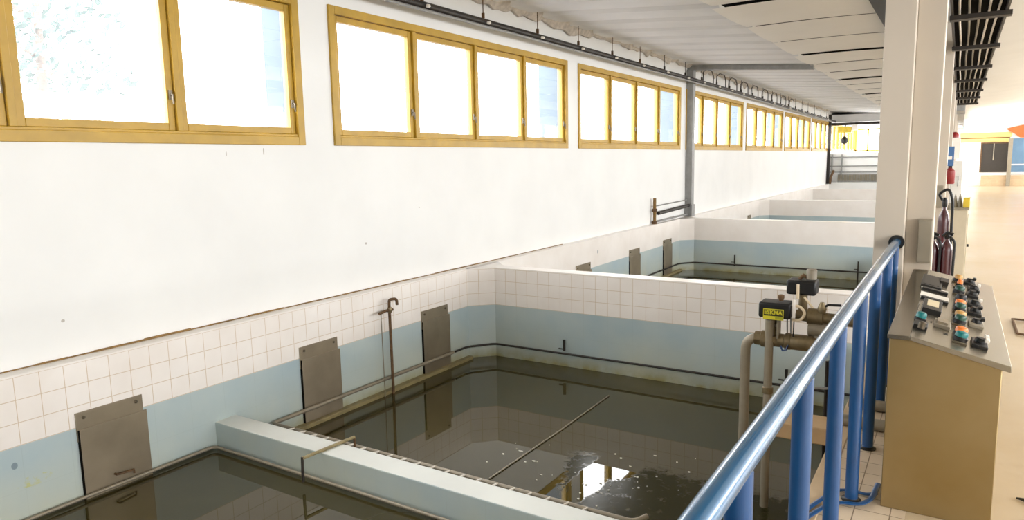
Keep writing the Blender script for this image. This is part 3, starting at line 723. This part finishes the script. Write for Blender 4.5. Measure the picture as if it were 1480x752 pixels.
# switches in the right file
for cx, cy in ((655, 655), (625, 475), (612, 368), (612, 300), (590, 212), (604, 160), (568, 98)):
    b = pad(cx, cy, .066, .15, 'greybox' if cy == 475 else 'black', 'rotary_switch', .016)
    c = PP(cx, cy)+nrm*.016
    MB().lathe(c, [(0, .024), (.016, .024), (.022, .019)], 16, nrm).build('knob', 'black', b)
    for dy in ((-.04, .03) if cy == 655 else (0,)):
        k = obox(MB(), c+nrm*.018+ux*.022+Vector((0, dy, 0)), .018, .045, .016).build('grip', 'white_plastic' if cy in (655, 300, 160) else 'black', b, bevel=.003)
# meters, window and key switch in the left file
b = pad(225, 330, .090, .30, 'black', 'meter', .030)
obox(MB(), PP(228, 322)+nrm*.030, .056, .17, .002).build('meter_face', 'meter', b)
pad(250, 255, .140, .045, 'black', 'bar_gauge', .016)
obox(MB(), PP(255, 215), .150, .13, .004).build('name_plate', 'white_plastic', t)
pad(255, 172, .140, .05, 'black', 'bar_gauge', .016)
obox(MB(), PP(255, 148), .150, .06, .004).build('name_plate', 'white_plastic', t)
b = pad(228, 92, .115, .44, 'black', 'display', .018); obox(MB(), PP(226, 92)+nrm*.018, .090, .36, .002).build('display_glass', 'dark_door', b)
b = pad(335, 100, .050, .16, 'pipe_dark', 'selector', .03)
c = PP(122, 425); bz = MB().lathe(c, [(0, .028), (.012, .028), (.016, .024)], 18, nrm).build('push_button', 'black', t)
MB().lathe(c+nrm*.012, [(0, .024), (.022, .024), (.03, .018), (.032, .008)], 18, nrm).build('cap', 'btn_teal', bz)
b = pad(122, 490, .060, .12, 'black', 'key_switch', .022)
MB().lathe(PP(125, 520)+nrm*.012, [(0, .016), (.03, .016), (.034, .01)], 12, nrm).build('key', 'latch', b)
b = pad(320, 478, .070, .14, 'greybox', 'rocker_switch', .018); obox(MB(), PP(316, 478)+nrm*.018, .046, .09, .012).build('rocker', 'steel_plate', b)
obox(MB(), PP(378, 482), .022, .13, .003).build('name_plate', 'white_plastic', t)
R3 = R
for s, cx, cy in (('1', 225, 445), ('2', 355, 553)):
    text_mesh(s, .045, 'black', PP(cx, cy)+nrm*.001, R3, t, 'numeral')

# ------------------------------------------------------------------ things along the column line
def elbox(Y, px0, px1, py0, py1, label):
    a = onY(px0, py0, Y); c = onY(px1, py1, Y)
    t = thing('electrical_box', ((a.x+c.x)/2, Y, c.z), label, 'box', 'electrical boxes')
    MB().box(a.x, c.x, Y-.07, Y, c.z, a.z).build('box_body', 'greybox', t, bevel=.004)
    MB().box(a.x+.006, c.x-.006, Y-.077, Y-.07, c.z+.01, a.z-.01).build('box_door', 'greybox', t, bevel=.002)
elbox(6.04, 1328, 1345, 316, 379, 'flat grey box on the cream column just above the far end of the console')
elbox(11.107, 1352.5, 1362, 268, 300, 'smaller grey box on the next column back, higher up')
def extinguisher(x, y, h, r, label, hose):
    t = thing('fire_extinguisher', (x, y, 0), label, 'extinguisher', 'maroon extinguishers')
    MB().lathe((x, y, 0), [(0, r*.9), (.02, r), (h*.80, r), (h*.86, r*.8), (h*.90, r*.35), (h*.93, r*.3)], 20).build('cylinder', 'maroon', t)
    MB().lathe((x, y, h*.92), [(0, r*.35), (h*.02, r*.45), (h*.06, r*.45), (h*.08, r*.2)], 12).build('valve_head', 'black', t)
    if hose:
        MB().tube(rounded([(x-.02, y-.02, h*.98), (x-.06, y-.03, h*1.03), (x+.03, y-.04, h*1.08), (x+r+.015, y-.04, h*.98), (x+r+.02, y-.04, h*.5)], .1), .014, 8).build('hose', 'black', t)
    else:
        MB().tube([(x-r*.7, y-.03, h*.95), (x, y-.04, h*.99), (x+r*.9, y-.05, h*.97)], .016, 8).build('handle', 'black', t)
        MB().tube(rounded([(x+r*.4, y-.04, h*.95), (x+r+.01, y-.05, h*.9), (x+r+.006, y-.05, h*.55)], .06), .012, 8).build('hose', 'black', t)
extinguisher(-.172, 8.0, .94, .055, 'maroon extinguisher standing behind the console, next to the cream column', False)
extinguisher(-.055, 8.0, .95, .055, 'maroon extinguisher standing behind the console, beside the beige cabinet', False)
extinguisher(-.100, 8.5, 1.25, .055, 'tall maroon cylinder with an arched black hose behind the two extinguishers', True)
# beige cabinet with small things on it
t = thing('floor_cabinet', (0, 10, 0), 'beige steel cabinet standing behind the maroon extinguishers', 'cabinet')
MB().box(-.075, .118, 9.6, 10.6, .12, 1.05).build('cabinet_body', 'beige_cab', t, bevel=.006)
MB().box(-.085, .132, 9.585, 10.62, 1.05, 1.068).build('cabinet_top', 'greybox', t, bevel=.003)
MB().box(-.070, .108, 9.62, 10.58, 0, .12).build('plinth', 'beige_cab', t)
MB().box(.118, .128, 9.66, 10.54, .16, 1.0).build('door', 'beige_cab', t, bevel=.003)
MB().tube([(.128, 9.8, .62), (.15, 9.8, .62)], .016, 8).build('handle', 'black', t)
c = onY(1396, 303, 9.8)
tag(MB().box(c.x-.03, c.x+.035, 9.75, 9.9, 1.068, 1.068+.11).build('carton', 'yellowpaint', bevel=.004), 'small yellow carton on top of the beige cabinet', 'carton')
for px, lb in ((1380, 'dark pointed cap on the beige cabinet, next to the column'), (1387, 'dark pointed cap on the beige cabinet, next to the carton')):
    c = onY(px, 303, 9.9)
    tag(MB().lathe((c.x, 9.9, 1.068), [(0, .028), (.03, .026), (.12, .012), (.15, .004)], 12).build('pointed_cap', 'greybox'), lb, 'cap')
# grey locker beyond, wall signs, small extinguisher, alarm bell
t = thing('locker', (-.14, 18, 0), 'pale grey locker beyond the beige cabinet against the columns', 'locker')
x0, x1 = onY(1372, 265, 18).x, onY(1390, 265, 18).x
MB().box(x0, x1, 18, 18.6, 0, onY(1380, 233, 18).z).build('locker_body', 'grey_wall', t, bevel=.006)
MB().box(x0+.03, x1-.02, 17.985, 18, .08, onY(1380, 262, 18).z).build('door', 'grey_wall', t, bevel=.004)
c = onY(1388, 262, 17.98)
MB().tube(rounded([(c.x-.04, 17.99, c.z-.1), (c.x-.04, 17.93, c.z-.1), (c.x-.04, 17.93, c.z+.1), (c.x-.04, 17.99, c.z+.1)], .02), .012, 8).build('handle', 'zinc', t)
t = thing('notice_cabinet', (-.2, 19, 1.5), 'white cabinet with a red alarm bell mounted high on a column', 'cabinet')
za, zb = onY(1380, 230, 19).z, onY(1380, 199, 19).z
MB().box(onY(1375, 210, 19).x, onY(1388, 210, 19).x, 19, 21.235, za, zb).build('cabinet_body', 'white_plastic', t, bevel=.006)
c = onY(1380, 199, 19)
MB().lathe((c.x, 19.15, zb), [(0, .085), (.06, .085), (.11, .06), (.13, .02)], 16).build('alarm_bell', 'red', t)  # round red alarm bell on the cabinet top
def wsign(Y, px0, px1, py0, py1, mat, label):
    a = onY(px0, py0, Y); c = onY(px1, py1, Y)
    t = thing('wall_sign', (a.x, Y, c.z), label, 'sign')
    MB().box(a.x, c.x, Y, Y+.02, c.z, a.z).build('sign_board', mat, t, bevel=.002)
    MB().box(a.x+.03, c.x-.03, Y-.004, Y, c.z+(a.z-c.z)*.34, c.z+(a.z-c.z)*.5).build('white_bar', 'white_plastic', t)
wsign(16.152, 1366, 1378, 212, 240, 'bluesign', 'small blue sign with a white bar on a far column')
c = onY(1372, 266, 16.05); zt_ = onY(1372, 240, 16.05).z
t = thing('fire_extinguisher', (c.x, 16.05, c.z), 'small red extinguisher hung on a far column below the blue sign', 'extinguisher')
MB().lathe((c.x, 16.05, c.z), [(0, .07), (.02, .085), ((zt_-c.z)*.72, .085), ((zt_-c.z)*.85, .04), ((zt_-c.z)*.92, .03)], 16).build('cylinder', 'red', t)
MB().box(c.x-.03, c.x+.03, 16.02, 16.08, zt_-.05, zt_).build('valve_head', 'black', t)
MB().box(c.x-.05, c.x+.05, 16.10, 16.175, c.z+.1, c.z+.14).build('wall_bracket', 'zinc', t)

# cable tray under the right-hand ceiling
t = thing('cable_tray', (.08, 14, 3.0), 'dark overhead cable tray with pale pipes right of the column', 'cable tray')
X0, X1 = -.15, .315
MB().box(X0, X1, 3.0, 24, 3.10, 3.12).build('tray_base', 'blackgap', t)  # near-black puts the tray's unlit underside into the colour
for x in (X0, X1-.02): MB().box(x, x+.02, 3.0, 24, 3.03, 3.16).build('side_rail', 'pipe_dark', t)
for k in range(5):
    x = X0+.075+k*.078
    MB().tube([(x+.006*math.sin(y*1.3+k), y, 3.075+.006*math.sin(y*2+k)) for y in [3+.7*i for i in range(31)]], .011, 8).build('conduit', 'greybox' if k in (1, 2) else 'white_plastic', t)
for y in (5.8, 8.3, 10.7, 13.2, 15.5, 18, 20.4, 22.8):
    b = MB().box(X0-.01, X1+.03, y, y+.14, 2.985, 3.03).build('cross_bracket', 'pipe_dark', t, bevel=.004)
    for x in (X0+.01, X1): MB().tube([(x, y+.07, 3.0), (x, y+.07, 3.43)], .006, 6).build('hanger_rod', 'pipe_dark', b)
t = thing('ceiling_duct', (-.08, 30, 2.95), 'pale grey duct carrying on from the far end of the cable tray', 'duct')
MB().box(-.24, .06, 24.2, 43.9, 2.90, 3.2).build('duct_body', 'zinc', t, bevel=.006)
for y in (26, 31, 36, 41): MB().box(-.25, .07, y, y+.06, 2.89, 3.21).build('flange', 'zinc', t)
for y in (27, 38): MB().tube([(-.09, y, 3.2), (-.09, y, 3.42)], .01, 6).build('hanger_rod', 'pipe_dark', t)

# ------------------------------------------------------------------ far end of the hall
def E_(px, py): return onY(px, py, YEND)
def endbox(name, px0, px1, py0, py1, mat, d=.04):
    a = E_(px0, py0); c = E_(px1, py1); return MB().box(a.x, c.x, YEND-d, YEND, c.z, a.z).build(name, mat, smooth=False)
o = empty('door_1', (E_(1438, 249).x, YEND, E_(1438, 249).z)); o['kind'] = 'structure'
a, c = E_(1420, 208), E_(1456, 249)
MB().box(a.x, c.x, YEND-.05, YEND, c.z, a.z).build('door_leaf', 'dark_door', o, bevel=.005)
q = E_(1437, 208); MB().tube([(q.x, YEND-.07, a.z), (q.x, YEND-.07, a.z-.85)], .025, 6).build('cord', 'greybox', o)
f = MB(); f.box(a.x-.06, a.x, YEND-.08, YEND, c.z, a.z+.06); f.box(c.x, c.x+.06, YEND-.08, YEND, c.z, a.z+.06); f.box(a.x, c.x, YEND-.08, YEND, a.z, a.z+.06); f.build('door_frame', 'rust', o)
o = empty('window_11', (E_(1480, 245).x, YEND, E_(1480, 245).z)); o['kind'] = 'structure'
a = E_(1463, 200); z0 = E_(1463, 249).z
MB().box(a.x, a.x+2.6, YEND-.04, YEND, z0, a.z).build('pane', 'bluewin', o)
f = MB(); zt = z0+.30
for x in (a.x-.08, a.x+1.3, a.x+2.6): f.box(x, x+.08, YEND-.09, YEND, z0, a.z)
f.box(a.x, a.x+2.6, YEND-.09, YEND, z0+.35, z0+.42); f.box(a.x-.08, a.x+2.68, YEND-.09, YEND, a.z, a.z+.07); f.box(a.x-.08, a.x+2.68, YEND-.09, YEND, z0-.07, z0); f.build('window_frame', 'grey_wall', o)
a = E_(1456, 200); MB_ = MB().box(a.x+.05, a.x+.22, YEND-.6, YEND-.46, 0, a.z)
tag(MB_.build('post', 'greybox', bevel=.01), 'slim grey post between the dark door and the blue window', 'post')
for (py0, py1, lb) in ((193, 199, 'upper orange stripe across the far white wall'), (200, 205, 'lower orange stripe across the far white wall')):
    o = endbox('wall_stripe', 1388, 1462, py0, py1, 'orange'); tag(o, lb, 'stripe', 'orange stripes on the far wall')
a = E_(1454, 186); z0 = E_(1465, 199).z; 
mb = MB().extrude_poly([(a.x, YEND-.05, a.z), (a.x+2.2, YEND-.05, a.z+.5), (a.x+2.2, YEND-.05, z0-.1), (a.x+.6, YEND-.05, z0), (a.x+.35, YEND-.05, a.z-.25)], (0, -.06, 0))
tag(mb.build('banner', 'redorange', smooth=False), 'red orange banner above the blue window on the far wall', 'banner')
o = endbox('wall_panel', 1390, 1416, 183, 191, 'teal'); tag(o, 'pale teal panel above the orange stripes at the far end', 'panel')
a = E_(1418, 252); mb = MB().box(a.x, XR, YEND-.45, YEND-.05, 0, .32); mb.box(a.x, XR, YEND-.3, YEND-.05, .32, a.z-.05)
tag(mb.build('step', 'concrete_tan', smooth=False), 'tan stepped plinth under the dark door at the far end', 'step')
# railing and radiator at the far parapet
t = thing('railing', (-3.5, 34.9, 1), 'thin grey rails fixed to the far white parapet', 'railing')
for z in (1.60, 1.20, .93): MB().box(-4.95, -.6, 34.93, 34.96, z, z+.045).build('rail', 'zinc', t)
for x in (-4.9, -4.5, -1.0): MB().box(x, x+.05, 34.9, 34.99, .5, 1.75).build('post', 'zinc', t)
t = thing('radiator', (-3, 34.8, .5), 'ribbed grey radiator below the rails of the far parapet', 'radiator')
MB().box(-4.6, -.7, 34.82, 34.86, .50, .86).build('back_panel', 'zinc', t)
mb = MB()
for k in range(60): mb.box(-4.58+k*.064, -4.55+k*.064, 34.76, 34.82, .57, .84)
mb.build('rib_panel', 'greybox', t)
mb = MB().box(XT, -.56, 34.3, 35.0, -1, .5); struct(mb.build('wall_ledge', 'plaster', smooth=False))
# hoist under the far beam
c = onY(1221, 188, 34.5)
t = thing('chain_hoist', (c.x, 34.5, 2.3), 'yellow chain hoist with a black hook block under the far beam', 'hoist')
MB().box(c.x-.28, c.x+.28, 34.4, 34.7, c.z-.12, c.z+.16).build('hoist_body', 'yellowpaint', t, bevel=.03)
MB().box(c.x+.28, c.x+.5, 34.42, 34.68, c.z-.02, c.z+.22).build('motor', 'white_plastic', t, bevel=.02)
MB().tube([(c.x, 34.55, c.z-.1), (c.x, 34.55, c.z-.3)], .02, 6).build('chain', 'black', t)
MB().lathe((c.x, 34.55, c.z-.62), [(0, .04), (.06, .13), (.22, .15), (.34, .06)], 12).build('hook_block', 'black', t)
MB().tube([(c.x, 34.6, c.z+.1), (c.x, 34.65, 3.05)], .03, 6).build('hanger', 'black', t)

# folded frame on the aisle floor
t = thing('floor_frame', (.55, 8.3, 0), 'thin dark wire frame lying on the bright aisle floor', 'frame')
MB().tube([(.552, 8.63, .014), (.556, 7.94, .014), (.66, 7.90, .014)], .012, 6).build('long_bar', 'rust', t)
MB().tube([(.552, 8.63, .014), (.68, 8.62, .014)], .010, 6).build('short_bar', 'rust', t)
MB().tube([(.66, 7.90, .014), (.68, 8.62, .014)], .010, 6).build('short_bar', 'rust', t)
tag(MB().tube([(.335, 4.08, .006), (.36, 4.06, .012), (.40, 4.02, .005)], [.004, .008, .004], 6).build('scrap', 'black'), 'dark scrap on the floor right of the console foot', 'scrap')

# ------------------------------------------------------------------ light
wd = bpy.data.worlds.new('overcast'); scene.world = wd; wd.use_nodes = True
bg = wd.node_tree.nodes['Background']; bg.inputs[0].default_value = (.97, .985, 1, 1); bg.inputs[1].default_value = 12.0
def portal(name, loc, rot, sx, sy):
    l = bpy.data.lights.new(name, 'AREA'); l.shape = 'RECTANGLE'; l.size = sx; l.size_y = sy; l.cycles.is_portal = True
    o = bpy.data.objects.new(name, l); COL.objects.link(o); o.location = loc; o.rotation_euler = rot
# daylight enters through the left window band and the long window band of the right wall
portal('portal_left', (XW-.2, 20.2, (WZ0+WZ1)/2), (0, -math.pi/2, 0), WZ1-WZ0, 50)
portal('portal_right', (XR+.25, 19.5, 2.5), (0, math.pi/2, 0), 2.15, 50)

vs = scene.view_settings
vs.view_transform = 'Standard'; vs.look = 'None'; vs.exposure = .14; vs.gamma = 1; vs.use_curve_mapping = False
scene.cycles.max_bounces = 10; scene.cycles.diffuse_bounces = 6; scene.cycles.glossy_bounces = 5
scene.cycles.transparent_max_bounces = 12; scene.cycles.sample_clamp_indirect = 8
scene.cycles.use_denoising = True
